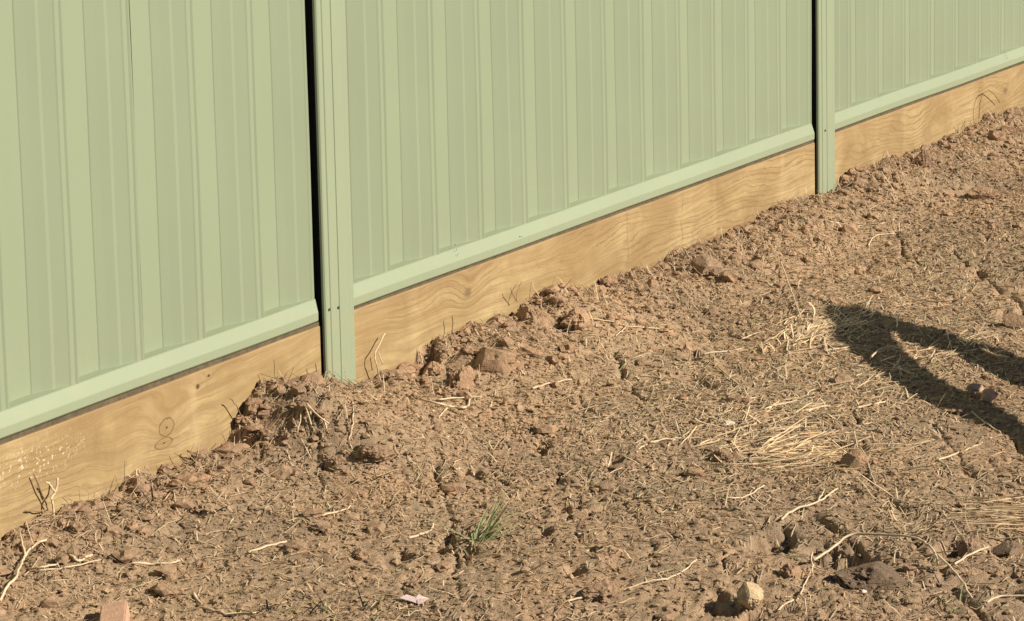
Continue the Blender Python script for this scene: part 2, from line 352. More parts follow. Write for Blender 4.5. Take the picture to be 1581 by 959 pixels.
def sheet_obj(xa, xb, phase, lap):
    bm = sheet(xa, xb, phase, lap)
    for f in list(bm.faces)[:1]:
        if f.normal.y > 0:
            bmesh.ops.reverse_faces(bm, faces=bm.faces)
    o = finish('infill_sheet', bm, M_SHEET); md = o.modifiers.new('s', 'SOLIDIFY'); md.thickness = .0006; md.offset = -1
    return child(o)
phases = [-.595, .242, 2.5945]
for (xa, xb, ra, rb), ph in zip(bays, phases):
    L = ph+math.ceil((xa-ph)/PER)*PER; edges = [xa]
    e = ph-.012
    while e > xa+.3: e -= 4*PER
    while e < xa+.3: e += 4*PER
    while e < xb-.3: edges.append(e); e += 4*PER
    edges.append(xb)
    for i, (a, b) in enumerate(zip(edges, edges[1:])): sheet_obj(a-(.012 if i else 0), b, ph, .0009*(i % 2))
# bottom rails (upper sloped face, upright face, tucked-under lip)
def rail_profile(zt, s=1.0):
    return [(.045, zt+.0010), (.0100, zt+.0010), (.0080, zt-.0003), (-.0035, zt-.0205), (-.0055, zt-.0235), (-.0050, zt-.0400), (-.0042, zt-.0415), (.0015, zt-.0462), (.0300, zt-.0467), (.0305, zt-.0620), (.045, zt-.0620)]
railz = [(.2525, .2575), (.2595, .2555), (.2610, .2580)]
rails = []
for (xa, xb, ra, rb), (za, zb) in zip(bays, railz):
    bm = extrude(rail_profile(0), ra, rb, nx=24)
    for v in bm.verts:
        t = (v.co.x-ra)/(rb-ra); v.co.z += za+(zb-za)*t+.0006*math.sin(v.co.x*7); v.co.y += .0007*math.sin(v.co.x*5.3)
        if rb-v.co.x < .002 and v.co.y < .012: v.co.x -= (.012-v.co.y)*.75     # the end is cut on the skew
    o = child(finish('bottom_rail', bm, M_TRIM)); rails.append(o)
    bv = o.modifiers.new('b', 'BEVEL'); bv.width = .0012; bv.segments = 2; bv.limit_method = 'ANGLE'
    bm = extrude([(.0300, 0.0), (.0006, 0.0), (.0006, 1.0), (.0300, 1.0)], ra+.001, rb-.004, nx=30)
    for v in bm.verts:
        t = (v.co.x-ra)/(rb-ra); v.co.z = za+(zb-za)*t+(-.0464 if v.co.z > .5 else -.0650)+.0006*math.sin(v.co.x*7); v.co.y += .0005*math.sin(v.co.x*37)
    child(finish('rail_shade_strip', bm, M_RAIL_SHADE))  # added strip; its dark colour paints the shade under the rail
    bm = extrude([(.040, TOP), (.000, TOP), (.000, TOP-.045), (.040, TOP-.045)], ra, rb); child(finish('top_rail', bm, M_TRIM))
# posts: two open channels set back to back
def channel(x0, x1, flip):
    """C section, open to the left (flip=False) or right. Front flange with a pressed ridge."""
    w_ = x1-x0; yf, yb, t = -.0125, .052, .0016
    if not flip:
        out = [(x1, yb), (x1, yf+.0022), (x1-.0012, yf+.0006), (x0+w_*.50, yf), (x0+w_*.46, yf-.0016), (x0+w_*.36, yf-.0016), (x0+w_*.32, yf+.0004), (x0+.0065, yf+.0004), (x0+.0030, yf+.0016), (x0+.0008, yf+.0045), (x0, yf+.009)]
        inn = [(x0+t, yf+.009), (x0+t+.001, yf+.0050), (x0+.0075, yf+.0022), (x1-t, yf+.0026), (x1-t, yb-t), (x0+.004, yb-t), (x0+.004, yb)]
    else:
        out = [(x0, yb), (x0, yf+.0022), (x0+.0012, yf+.0004), (x0+w_*.62, yf), (x1-w_*.30, yf-.0006), (x1-.0065, yf+.0004), (x1-.0030, yf+.0016), (x1-.0008, yf+.0045), (x1, yf+.013)]
        inn = [(x1-t, yf+.013), (x1-t-.001, yf+.0050), (x1-.0075, yf+.0022), (x0+t, yf+.0026), (x0+t, yb-t), (x1-.004, yb-t), (x1-.004, yb)]
    return out+inn
def post(x0, x1, z0=-.25, screws=()):
    bm = bmesh.new(); mid = x0+(x1-x0)*.47
    for prof in (channel(x0, mid-.0004, False), channel(mid+.0004, x1, True)):
        zs = np.linspace(z0, TOP+.02, 14)
        rings = [[bm.verts.new((x+.0006*math.sin(z*2+x0), y, z)) for (x, y) in prof] for z in zs]; m_ = len(prof)
        for a, b in zip(rings, rings[1:]):
            for j in range(m_): bm.faces.new((a[j], a[(j+1) % m_], b[(j+1) % m_], b[j]))
        bm.faces.new(rings[0]); bm.faces.new(rings[-1])
    bmesh.ops.recalc_face_normals(bm, faces=bm.faces)
    o = child(finish('post', bm, M_TRIM))
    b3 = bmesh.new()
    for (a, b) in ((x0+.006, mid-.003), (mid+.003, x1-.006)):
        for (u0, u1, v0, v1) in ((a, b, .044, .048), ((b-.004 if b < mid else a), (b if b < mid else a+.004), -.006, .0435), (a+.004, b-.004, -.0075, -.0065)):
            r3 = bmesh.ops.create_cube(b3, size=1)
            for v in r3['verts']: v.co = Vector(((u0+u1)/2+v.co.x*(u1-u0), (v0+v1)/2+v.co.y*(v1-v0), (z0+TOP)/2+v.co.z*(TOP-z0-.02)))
    finish('channel_shade', b3, M_DARK, o)  # dark pieces added inside the channels, the shade there put into their colour
    for (sx, sz) in screws:
        b2 = bmesh.new(); bmesh.ops.create_cone(b2, cap_ends=True, segments=10, radius1=.0032, radius2=.0022, depth=.0022, matrix=Matrix.Translation((sx, -.0140, sz))@Matrix.Rotation(math.pi/2, 4, 'X'))
        s_ = finish('screw', b2, M_SCREW, o)
    return o
def pz(px, py, Y0=-.013): q = plane(px, py, Y0); return (q[0], q[2])
post(*P1, screws=[pz(508, 478), pz(522, 475), pz(515, 581)])
post(*P2, screws=[pz(1273.5, 201.5)])
post(*P0); post(*P3)
# scratches: nicks in the paint of the middle rail, and the crease in the left sheet
for (ax, ay, bx, by, r_) in ((702, 378, 706, 393, .0011), (802, 365.5, 808, 366.5, .0022), (1551, 82, 1554, 90, .0012)):
    a_, b_ = plane(ax, ay, .0065 if by-ay > 5 else -.0035), plane(bx, by, -.0025 if by-ay > 5 else -.0035)
    V_ = [a_+(b_-a_)*t+np.array([0, -.0006, 0]) for t in (0, .5, 1)]
    bm = bmesh.new()
    for p_ in V_: bmesh.ops.create_icosphere(bm, subdivisions=1, radius=r_, matrix=Matrix.Translation(Vector(p_))@Matrix.Diagonal((1, .5, 2.2 if by-ay > 5 else .8, 1)))
    nick = finish('paint_chip', bm, M_SCREW, rails[1] if ax < 1500 else rails[2]); nick.matrix_parent_inverse = Matrix.Translation((0, -.0, 0))
# ------------------------------------------------------------------ timber boards
def kpx(px, py): q = plane(px, py, -.003); return q[0], q[2]
k8a = kpx(256, 660); k8b = kpx(252, 684); kn = kpx(722, 452); kd1 = kpx(304, 597); kd2 = kpx(321, 580)
dA = (.15, .09, .04); lA = (.44, .33, .18)
W1 = wood('left_pine', 1.3, [(k8a[0], k8a[1], .021, .017, .035, 'loop'), (k8b[0], k8b[1], .028, .010, -.02, 'loop'), (kd1[0], kd1[1], .007, .006, .01, 'dot'), (kd2[0], kd2[1], .006, .004, .008, 'dot')],
          [(kpx(296, 640)[0], .012, lA, .9), (kpx(318, 620)[0], .005, dA, .5)], (kpx(55, 715)[0], .11, kpx(55, 712)[1], .028))
W2 = wood('middle_pine', 4.7, [(kn[0], kn[1], .020, .016, .04, 'knot'), (kpx(970, 345)[0], .14, .012, .05, .006, 'none'), (kpx(1200, 290)[0], .12, .05, .03, .014, 'none')],
          [(kpx(968, 350)[0], .0035, dA, 1.9), (kpx(962, 350)[0], .02, lA, .6), (kpx(1052, 340)[0], .003, dA, 1.7), (kpx(1047, 340)[0], .018, lA, .6), (kpx(1208, 285)[0], .012, lA, .8), (kpx(1102, 300)[0], .01, lA, .5), (kpx(640, 500)[0], .02, lA, .4), (kpx(828, 430)[0], .02, dA, .25)])
W3 = wood('right_pine', 8.1, [(kpx(1552, 140)[0], kpx(1552, 140)[1], .025, .014, .03, 'knot'), (kpx(1420, 190)[0], .12, .06, .03, .03, 'none')],
          [(kpx(1305, 230)[0], .02, dA, .5), (kpx(1470, 180)[0], .02, lA, .7), (kpx(1395, 200)[0], .02, lA, .5)])
tops = [(.1970, .2035), (.2090, .2035), (.2095, .2075)]
tl = ['timber board at lower left with the figure-eight knot, left of the near post', 'middle timber board between the two fence posts with a single dark knot', 'farthest timber board at upper right, right of the far post']
for i, (xa, xb) in enumerate([(P0[1]+.01, -.0680), (.0475, P2[0]-.0085), (P2[1]+.0005, P3[0]-.009)]):
    bm = extrude([(.0, 0), (.0, 1), (.045, 1), (.045, 0)], xa, xb, nx=120)
    za, zb = tops[i]
    for v in bm.verts:
        t = (v.co.x-xa)/(xb-xa); zt = za+(zb-za)*t
        if v.co.z > .5: v.co.z = zt+.0010*float(vn(np.array([v.co.x*9]), np.array([i*3.]), 5)[0])
        else: v.co.z = zt-.20
        v.co.y += -.0035+.0008*math.sin(v.co.x*3+i)
    cx = (xa+xb)/2
    for v in bm.verts: v.co.x -= cx
    o = finish('timber_sleeper', bm, (W1, W2, W3)[i]); o.location = (cx, 0, 0)
    tag(o, tl[i], 'timber board', 'timber boards under the fence')
    bv = o.modifiers.new('b', 'BEVEL'); bv.width = .0022; bv.segments = 2; bv.limit_method = 'ANGLE'; bv.angle_limit = .8
# ------------------------------------------------------------------ clods and stones
ICO = {}
def ico(s):
    if s not in ICO:
        bm = bmesh.new(); bmesh.ops.create_icosphere(bm, subdivisions=s, radius=1); bm.verts.ensure_lookup_table()
        ICO[s] = (np.array([v.co[:] for v in bm.verts]), np.array([[v.index for v in f.verts] for f in bm.faces])); bm.free()
    return ICO[s]
def n3(P_, f, s):                                             # cheap 3-D noise from three 2-D slices
    return (vn(P_[:, 0]*f+s, P_[:, 1]*f-s, s)+vn(P_[:, 1]*f+s*2, P_[:, 2]*f, s+1)+vn(P_[:, 2]*f-s, P_[:, 0]*f+3, s+2))*.8
def clod_mesh(name, rx, ry, rz, seed, sub=4, rough=.45, chip=6):
    P_, F_ = ico(sub); r = 1+rough*n3(P_, 1.6, seed)+rough*.45*n3(P_, 4.2, seed+9)+rough*.30*n3(P_, 10.5, seed+17)+rough*.16*n3(P_, 24., seed+27); Q = P_*r[:, None]
    rs = np.random.default_rng(seed)
    for _ in range(chip):                                     # broken faces
        d = rs.normal(size=3); d /= np.linalg.norm(d); k = rs.uniform(.62, .88); e = Q@d-k; Q = Q-np.outer(np.where(e > 0, e*.85, 0), d)
    Q = Q*np.array([rx, ry, rz])
    return np_mesh(name, Q, F_, False)
def clod(name, px, py, wpx, hpx, label, cat, m=None, seed=1, depth=None, rz=0, group=None, sink=.62, rough=.45, chip=7, sub=5, tilt=0):
    p = gnd(px, py+hpx*.4); dist = math.dist((CX, CY, CZ), tuple(p)); k = FPX/dist
    rx = wpx/k/2; rh = hpx/k/2; ry = (depth or 1.0)*rx
    me = clod_mesh(name, ry, rx, rh, seed, sub, rough, chip)
    z = float(hgt(p[0], p[1])[0])
    o = link(name, me, m or M_CLOD, None, (p[0], p[1], max(z, p[2]-.01)+rh*(1-sink*1.2)))
    o.rotation_euler = (tilt, 0, math.pi/2-YAW+rz)
    return tag(o, label, cat, group)
C_ = 'clods of dug soil'
clod('soil_clod', 572, 690, 58, 34, 'rounded soil clod below the near post, just right of a paler flat clod', 'soil clod', seed=3, group=C_)
clod('soil_clod', 519, 702, 42, 26, 'flat pale clod with a black shadow at its left, below the near post', 'soil clod', seed=5, group=C_)
clod('soil_clod', 537, 758, 26, 22, 'small upright soil flake casting an L-shaped shadow, in the smooth dirt left of centre', 'soil clod', seed=8, group=C_, depth=.6)
clod('soil_clod', 667, 562, 44, 42, 'crumbly clod beside the deep black crack in the bank, right of the near post', 'soil clod', seed=12, group=C_)
clod('soil_clod', 712, 578, 40, 46, 'tall crumbly clod on the right lip of the black crack in the bank', 'soil clod', seed=15, group=C_)
clod('soil_clod', 762, 545, 70, 44, 'broad reddish clod on the bank right of the black crack', 'soil clod', seed=16, group=C_)
clod('soil_clod', 823, 480, 64, 44, 'big rounded clod heaped against the middle board where the bank bulges highest', 'soil clod', seed=19, group=C_)
clod('soil_clod', 893, 478, 52, 40, 'lumpy clod next right of the big rounded clod against the middle board', 'soil clod', seed=22, group=C_)
clod('soil_clod', 1424, 242, 26, 32, 'pointed dark clod standing against the farthest board right of the far post', 'soil clod', seed=25, group=C_, depth=.7)
clod('soil_clod', 1520, 292, 52, 34, 'knobbly clod over a black hollow at upper right', 'soil clod', seed=28, group=C_)
clod('soil_clod', 1318, 704, 40, 40, 'reddish clod at the edge of the black hole right of the straw heap', 'soil clod', seed=31, group=C_)
clod('soil_clod', 1114, 698, 34, 24, 'left one of two small rounded clods under the white fragment', 'soil clod', seed=34, group=C_)
clod('soil_clod', 1138, 700, 20, 24, 'right one of two small rounded clods under the white fragment', 'soil clod', seed=36, group=C_)
clod('soil_clod', 1556, 838, 54, 30, 'greyish damp clod at the right edge of the photo with shadow beneath', 'soil clod', M_DARKSOIL, seed=38, group=C_)
clod('soil_clod', 1493, 838, 38, 34, 'reddish upright clod left of the greyish damp clod', 'soil clod', seed=41, group=C_)
clod('soil_clod', 1570, 492, 40, 34, 'clod at the right edge above the forked shadow', 'soil clod', seed=44, group=C_)
clod('soil_clod', 962, 716, 40, 18, 'low flat clod with a curved black shadow at centre right of the open dirt', 'soil clod', seed=47, group=C_)
clod('soil_clod', 1222, 878, 34, 32, 'reddish clod left of the foot of the arching stem', 'soil clod', seed=50, group=C_)
clod('soil_clod', 716, 738, 44, 22, 'low ridge-shaped clod left of the small dry straw knot', 'soil clod', seed=53, group=C_)
clod('soil_clod', 893, 790, 30, 20, 'small clod right of the green grass tuft', 'soil clod', seed=56, group=C_)
clod('soil_clod', 1090, 402, 50, 30, 'crumbly clod low on the bank below the two cross marks of the middle board', 'soil clod', seed=59, group=C_)
clod('soil_clod', 1350, 880, 110, 40, 'dark mounded clod of damp soil under the arching stem', 'soil clod', M_DARKSOIL, seed=61, group=C_, sink=.75, rough=.6)
clod('soil_clod', 930, 905, 60, 24, 'low reddish clod at the bottom of the photo right of the pink scrap', 'soil clod', seed=63, group=C_, sink=.6)
clod('stone', 1155, 920, 42, 42, 'round buff sandstone pebble with a black shadow at its left, bottom right of centre', 'stone', M_STONE, seed=71, rough=.28, sink=.1)
clod('stone', 1505, 600, 30, 20, 'smaller left half of the pale pink stone pair lit inside the forked shadow', 'stone', M_PINK, seed=72, rough=.6, chip=12, sink=.2)
clod('stone', 1527, 611, 30, 22, 'larger right half of the pale pink stone pair lit inside the forked shadow', 'stone', M_PINK, seed=74, rough=.6, chip=12, sink=.2)
clod('stone', 1476, 642, 10, 12, 'tiny pale stone on the lower edge of the forked shadow', 'stone', M_WHITE, seed=76, rough=.3)
clod('stone', 1124, 650, 20, 10, 'white chalky fragment lying on straw above two small clods', 'stone', M_WHITE, seed=77, rough=.4)
clod('stone', 1135, 637, 9, 8, 'tiny white pebble just above the white chalky fragment', 'stone', M_WHITE, seed=78, rough=.3)
clod('stone', 1333, 913, 9, 8, 'tiny pale pebble on the dirt inside the arch of the long stem', 'stone', M_WHITE, seed=80, rough=.3)
clod('stone', 589, 874, 16, 8, 'pale flat chip of stone in the furrows left of the green grass tuft', 'stone', M_PINK, seed=81, rough=.3)
clod('stone', 668, 868, 18, 8, 'pale flat chip of stone between the furrows below the green grass tuft', 'stone', M_PINK, seed=82, rough=.3)
clod('stone', 800, 628, 14, 14, 'small pink pebble half buried in the slope right of the dry stems', 'stone', M_PINK, seed=83, rough=.3)
# brick offcut: a bevelled block half buried, running out of the picture at the bottom
bm = bmesh.new(); bmesh.ops.create_cube(bm, size=1)
for v in bm.verts: v.co = Vector((v.co.x*.20, v.co.y*.044, v.co.z*.075))
bmesh.ops.bevel(bm, geom=bm.edges[:], offset=.0025, segments=2, affect='EDGES')
bmesh.ops.subdivide_edges(bm, edges=bm.edges[:], cuts=2, use_grid_fill=True)
for v in bm.verts:
    q = np.array([list(v.co)])*60; d = float(n3(q, 1.0, 5)[0]); v.co += Vector((d, d*.5, d))*.0012
brick = finish('brick_offcut', bm, M_BRICK); q = gnd(214, 957)
brick.location = (q[0]-.075, q[1]-.012, q[2]-.012); brick.rotation_euler = (math.radians(-8), math.radians(2), math.pi/2-YAW+.1)
tag(brick, 'terracotta brick offcut half buried at the bottom left of the photo', 'brick')
# pink scrap: a crumpled petal-like flake
bm = bmesh.new(); pts = [(-.022, 0), (-.012, .012), (.0, .009), (.006, .016), (.013, .007), (.019, .006), (.014, -.008), (.003, -.019), (-.006, -.010)]
vs = [bm.verts.new((x, y, .002*math.sin(i*2.3))) for i, (x, y) in enumerate(pts)]; f = bm.faces.new(vs); bmesh.ops.poke(bm, faces=[f])
r_ = bmesh.ops.solidify(bm, geom=bm.faces[:], thickness=.0012)
pk = finish('pink_scrap', bm, M_PETAL); q = gnd(641, 930); pk.location = (q[0], q[1], float(hgt(q[0], q[1])[0])+.006); pk.rotation_euler = (.1, .1, -.9)
pk.scale = (1.2, 1, 1); tag(pk, 'pale pink crumpled scrap lying flat on the dirt at the bottom edge', 'scrap')
# ------------------------------------------------------------------ stems and grass
def tube(pts, rad, sides=5, seed=0):
    """pts (n,3) -> one wobbly tapering tube"""
    P_ = np.array(pts, float); n_ = len(P_); rad = np.broadcast_to(np.asarray(rad, float), (n_,)); V_, F_ = [], []
    T = np.gradient(P_, axis=0); T /= np.linalg.norm(T, axis=1)[:, None]+1e-9
    up = np.array([.13, .21, .97]); A = np.cross(T, up); A /= np.linalg.norm(A, axis=1)[:, None]+1e-9; B_ = np.cross(T, A)
    for i in range(n_):
        for s in range(sides):
            a = 2*math.pi*s/sides; V_.append(P_[i]+rad[i]*(math.cos(a)*A[i]+math.sin(a)*B_[i]))
    for i in range(n_-1):
        for s in range(sides): F_.append([i*sides+s, i*sides+(s+1) % sides, (i+1)*sides+(s+1) % sides, (i+1)*sides+s])
    c = len(V_); V_ += [P_[0], P_[-1]]
    for s in range(sides):
        F_.append([c, (s+1) % sides, s, s]); F_.append([c+1, (n_-1)*sides+s, (n_-1)*sides+(s+1) % sides, (n_-1)*sides+(s+1) % sides])
    return V_, [f if f[2] != f[3] else f[:3] for f in F_]
def smoothline(P_, k=5, wob=0.0, seed=1):
    P_ = np.array(P_, float); out = []; rs = np.random.default_rng(seed); n_ = len(P_)
    for i in range(n_-1):
        p0, p1, p2, p3 = P_[max(i-1, 0)], P_[i], P_[i+1], P_[min(i+2, n_-1)]
        for t in np.arange(k)/k:
            out.append(.5*((2*p1)+(-p0+p2)*t+(2*p0-5*p1+4*p2-p3)*t*t+(-p0+3*p1-3*p2+p3)*t**3)+rs.normal(size=3)*wob*min(1, i+t*2))
    out.append(P_[-1]); return np.array(out)
def tube_obj(name, pts, r, m, parent=None, sides=5):
    V_, F_ = tube(pts, r, sides); me = bpy.data.meshes.new(name); me.from_pydata([tuple(v) for v in V_], [], F_); me.update()
    me.polygons.foreach_set('use_smooth', [True]*len(me.polygons)); return link(name, me, m, parent)
def gpts(poly, lift=.004, arch=0.0):
    out = []
    for i, (x, y) in enumerate(poly):
        q = gnd(x, y); z = max(float(hgt(q[0], q[1])[0]), q[2]-.004)
        t = i/(len(poly)-1); out.append([q[0], min(q[1], -.012), z+lift+arch*4*t*(1-t)])
    return out
def stem(polys, rpx, label, cat='dead stem', lift=.004, arch=0, m=None, name='dead_stem', group='dead stems lying on the dirt', seed=1):
    pp = [smoothline(gpts(p, lift, arch), 5, .0007, seed+i) for i, p in enumerate(polys)]
    o0 = pp[0][0].copy(); n0 = len(pp[0]); r = .00092*rpx*(1-.25*np.linspace(0, 1, n0))
    base = tube_obj(name, pp[0]-o0, r, m or M_STEM); base.location = o0
    for q in pp[1:]: tube_obj('twig', q-o0, .0008*rpx*(1-.5*np.linspace(0, 1, len(q))), m or M_STEM, base)
    return tag(base, label, cat, group)
stem([[(1256, 872), (1285, 860), (1316, 845), (1360, 852), (1410, 857), (1430, 866), (1448, 878), (1477, 902), (1500, 930)], [(1256, 872), (1252, 884), (1254, 893)], [(1448, 878), (1443, 882), (1440, 879)]], 2.7, 'longest pale stem, arching over the dark clod at lower right', lift=.012, arch=.02, seed=3)
stem([[(1235, 925), (1243, 902), (1256, 873)], [(1235, 925), (1243, 938), (1244, 958)]], 2.0, 'straight thin stem rising to the left end of the long arching stem', lift=.006, seed=5)
stem([[(1200, 944), (1216, 933), (1232, 926)], [(1232, 926), (1222, 925), (1211, 925)]], 2.2, 'pale stem running off the bottom edge, left of the arching stem', seed=7)
stem([[(1473, 881), (1498, 867), (1526, 851)]], 2.4, 'short straight stick propped above the right shoulder of the arching stem', lift=.012, seed=9)
stem([[(1523, 933), (1545, 922), (1581, 921), (1610, 922)]], 2.4, 'bent stem at the lower right corner, right of the end of the arching stem', seed=11)
stem([[(1206, 806), (1222, 794), (1260, 782), (1278, 771), (1293, 757)], [(1262, 781), (1268, 771), (1273, 762)]], 2.6, 'forked pale twig below the black hole right of the straw heap', 'twig', lift=.008, seed=13)
stem([[(1448, 713), (1480, 700), (1516, 685)], [(1448, 713), (1462, 723), (1470, 735)]], 2.3, 'straight stem with a bent tail below the right end of the forked shadow', seed=15)
stem([[(1233, 684), (1262, 681), (1290, 680), (1316, 682)]], 2.3, 'thin straight stem lying just above the straw heap and black hole', seed=17)
stem([[(1329, 692), (1338, 712), (1343, 730), (1351, 749)]], 2.0, 'thin curved stem right beside the reddish clod and black hole', seed=19)
stem([[(1319, 660), (1345, 655), (1359, 660)]], 1.8, 'short faint stem between the forked shadow and the black hole', seed=20)
stem([[(1205, 410), (1216, 440), (1226, 470), (1238, 500)]], 2.0, 'thin stalk slanting down above the pale straw patch left of the forked shadow', seed=21, lift=.01)
stem([[(1272, 543), (1295, 540), (1320, 537)]], 2.4, 'short pale straw touching the left edge of the forked shadow', seed=23)
stem([[(1345, 566), (1356, 556), (1369, 550), (1392, 553)]], 2.6, 'hooked pale stem crossing the lower prong of the forked shadow', lift=.022, seed=25)
stem([[(1500, 638), (1520, 653), (1544, 670)]], 2.4, 'straight stem in the lowest band of the forked shadow', seed=27)
stem([[(1516, 558), (1527, 565), (1540, 570), (1558, 573)], [(1527, 566), (1522, 556), (1518, 551)]], 3.0, 'small white forked twig inside the upper prong of the forked shadow', 'twig', lift=.03, seed=29)
stem([[(1085, 548), (1115, 545), (1145, 541)], [(1145, 523), (1165, 518), (1178, 516)]], 2.3, 'pale straw on open dirt midway between the middle board and the straw heap', seed=31)
stem([[(1140, 596), (1112, 573), (1095, 560)]], 2.0, 'thin brownish stem slanting below the pale straw midway to the straw heap', seed=32)
stem([[(913, 495), (945, 499), (975, 506), (1018, 510)], [(950, 520), (962, 512), (968, 505)]], 2.0, 'long thin stem below the lumpy clods against the middle board', seed=33)
stem([[(822, 603), (848, 594), (882, 589)]], 2.8, 'thick short pale stem in the middle of the slope, above right of the pink pebble', seed=35)
stem([[(985, 580), (1008, 584), (1030, 590)]], 2.4, 'pale thick straw just under the faint green grass patch', seed=37)
stem([[(1002, 686), (1030, 680), (1058, 679)], [(1030, 692), (1038, 684), (1044, 681)]], 2.0, 'forked thin stem left of the pair of small rounded clods', seed=39)
stem([[(648, 624), (676, 630), (700, 634), (718, 637), (724, 626), (726, 615)], [(676, 624), (710, 620), (744, 618)], [(690, 633), (683, 643), (677, 652)]], 3.0, 'tangled pale stems with a bent end on the slope below the black crack', lift=.008, seed=41)
stem([[(545, 609), (562, 611), (580, 620)]], 3.2, 'thick pale root right at the foot of the near post', 'root', seed=43)
stem([[(473, 628), (490, 645), (508, 662)], [(480, 660), (470, 672), (460, 690)]], 2.2, 'arched dry root on the mound left below the near post', 'root', seed=45, lift=.01)
stem([[(543, 612), (545, 640), (543, 665), (538, 680)]], 1.7, 'thin upright root running down the slope from the near post', 'root', seed=46)
stem([[(0, 938), (12, 918), (24, 902), (32, 884), (39, 868), (52, 856), (74, 842)], [(39, 868), (34, 850), (30, 828)]], 3.0, 'long bent pale root at the lower left corner', 'root', lift=.012, seed=47)
stem([[(44, 878), (60, 882), (86, 876), (94, 870)], [(60, 885), (100, 882), (155, 870)]], 2.4, 'forked root lying right of the long bent root at the lower left', 'root', seed=49)
stem([[(97, 860), (110, 864), (120, 869), (142, 860)]], 3.2, 'short crooked root above the forked one at left', 'root', seed=51)
stem([[(203, 874), (235, 871), (262, 873), (278, 869)]], 2.8, 'smooth pale stem lying flat above the brick offcut', seed=53)
stem([[(298, 920), (306, 933), (320, 943), (350, 951), (395, 948)], [(298, 920), (308, 935), (312, 937)]], 3.0, 'long curved stem at the bottom edge right of the brick offcut', seed=55)
stem([[(383, 856), (412, 848), (442, 838)]], 2.6, 'slim straight straw at left centre of the smooth dirt', seed=57)
stem([[(496, 799), (515, 795), (532, 789), (541, 784)]], 2.2, 'short straw below the small upright soil flake', seed=59)
stem([[(630, 833), (652, 826), (665, 818), (669, 812)]], 2.8, 'hooked pale straw above the furrows left of the green grass tuft', seed=61)
stem([[(1278, 345), (1320, 350), (1350, 350), (1380, 341)]], 2.2, 'thin straw lying across the upper slope right of the far post', seed=63)
stem([[(1340, 382), (1352, 367), (1380, 362)]], 2.0, 'bent straw under the thin straw on the upper slope', seed=65)
stem([[(875, 933), (905, 922), (960, 912), (1000, 902), (1030, 896), (1060, 880), (1075, 866)]], 2.0, 'long thin dark stem curving left of the round pebble at the bottom', seed=67)
stem([[(1100, 766), (1125, 772), (1150, 770), (1180, 752)]], 2.2, 'curved thin straw under the straw heap', seed=69)
stem([[(1010, 779), (1025, 783), (1037, 788)]], 2.2, 'little straight straw on open dirt between tuft and straw heap', seed=70)
# broken stalks standing up against the boards
def stalk(base, segs, r, label, seed=1, m=None, off=-.02, name='dry_stalk'):
    root = empty(name, plane(*base, off), label, 'dry stalk', 'dry stalks standing against the boards'); o0 = np.array(root.location)
    for i, s in enumerate(segs):
        P_ = [plane(x, y, off-.004*math.sin(i*1.7+j))-o0 for j, (x, y) in enumerate(s)]
        tube_obj('stalk_piece', smoothline(P_, 4, .0006, seed+i), r*(1-.12*i), m or M_STEM, root)
    return root
stalk((66, 828), [[(66, 828), (80, 806), (82, 785), (80, 770), (87, 755), (89, 738)], [(84, 760), (76, 748), (70, 744)], [(62, 810), (52, 818), (45, 826)]], .0021, 'pale forked stalk standing against the left board near the lower left corner', 3, off=-.024)
stalk((74, 788), [[(74, 788), (66, 765), (52, 733)], [(74, 788), (55, 789), (38, 789)]], .0014, 'thin dark spiky stalk beside the pale forked stalk at left', 5, M_BROWN, -.010)
stalk((586, 590), [[(588, 590), (582, 568), (578, 548), (584, 535), (594, 515)], [(590, 562), (586, 550), (583, 545)]], .0016, 'broken straw with a bent tip standing right of the near post', 7, off=-.022)
stalk((1498, 182), [[(1511, 183), (1513, 160), (1519, 143), (1526, 139)], [(1526, 139), (1536, 147), (1543, 158)]], .0015, 'curved dark stalk standing against the farthest board at upper right', 9, M_BROWN, -.02)
stalk((697, 515), [[(697, 515), (699, 500), (698, 488)]], .0013, 'short dark stalk poking up against the middle board left of its knot', 11, M_BROWN)
stalk((797, 465), [[(797, 465), (790, 452), (788, 446)], [(797, 465), (799, 450), (805, 434)]], .0010, 'hair-thin forked stalk against the middle board beside the highest bulge', 13, M_BROWN)
stalk((487, 590), [[(487, 590), (488, 575), (487, 561)]], .0012, 'short dark stalk just left of the near post', 15, M_BROWN)
stalk((366, 640), [[(372, 643), (362, 622), (355, 616)]], .0012, 'short bent stalk at the left end of the highest mound', 17, M_BROWN)
stalk((300, 702), [[(314, 705), (300, 699), (290, 696)], [(302, 704), (290, 697), (289, 695)]], .0012, 'little dark forked twig against the left board under its figure-eight knot', 19, M_BROWN)
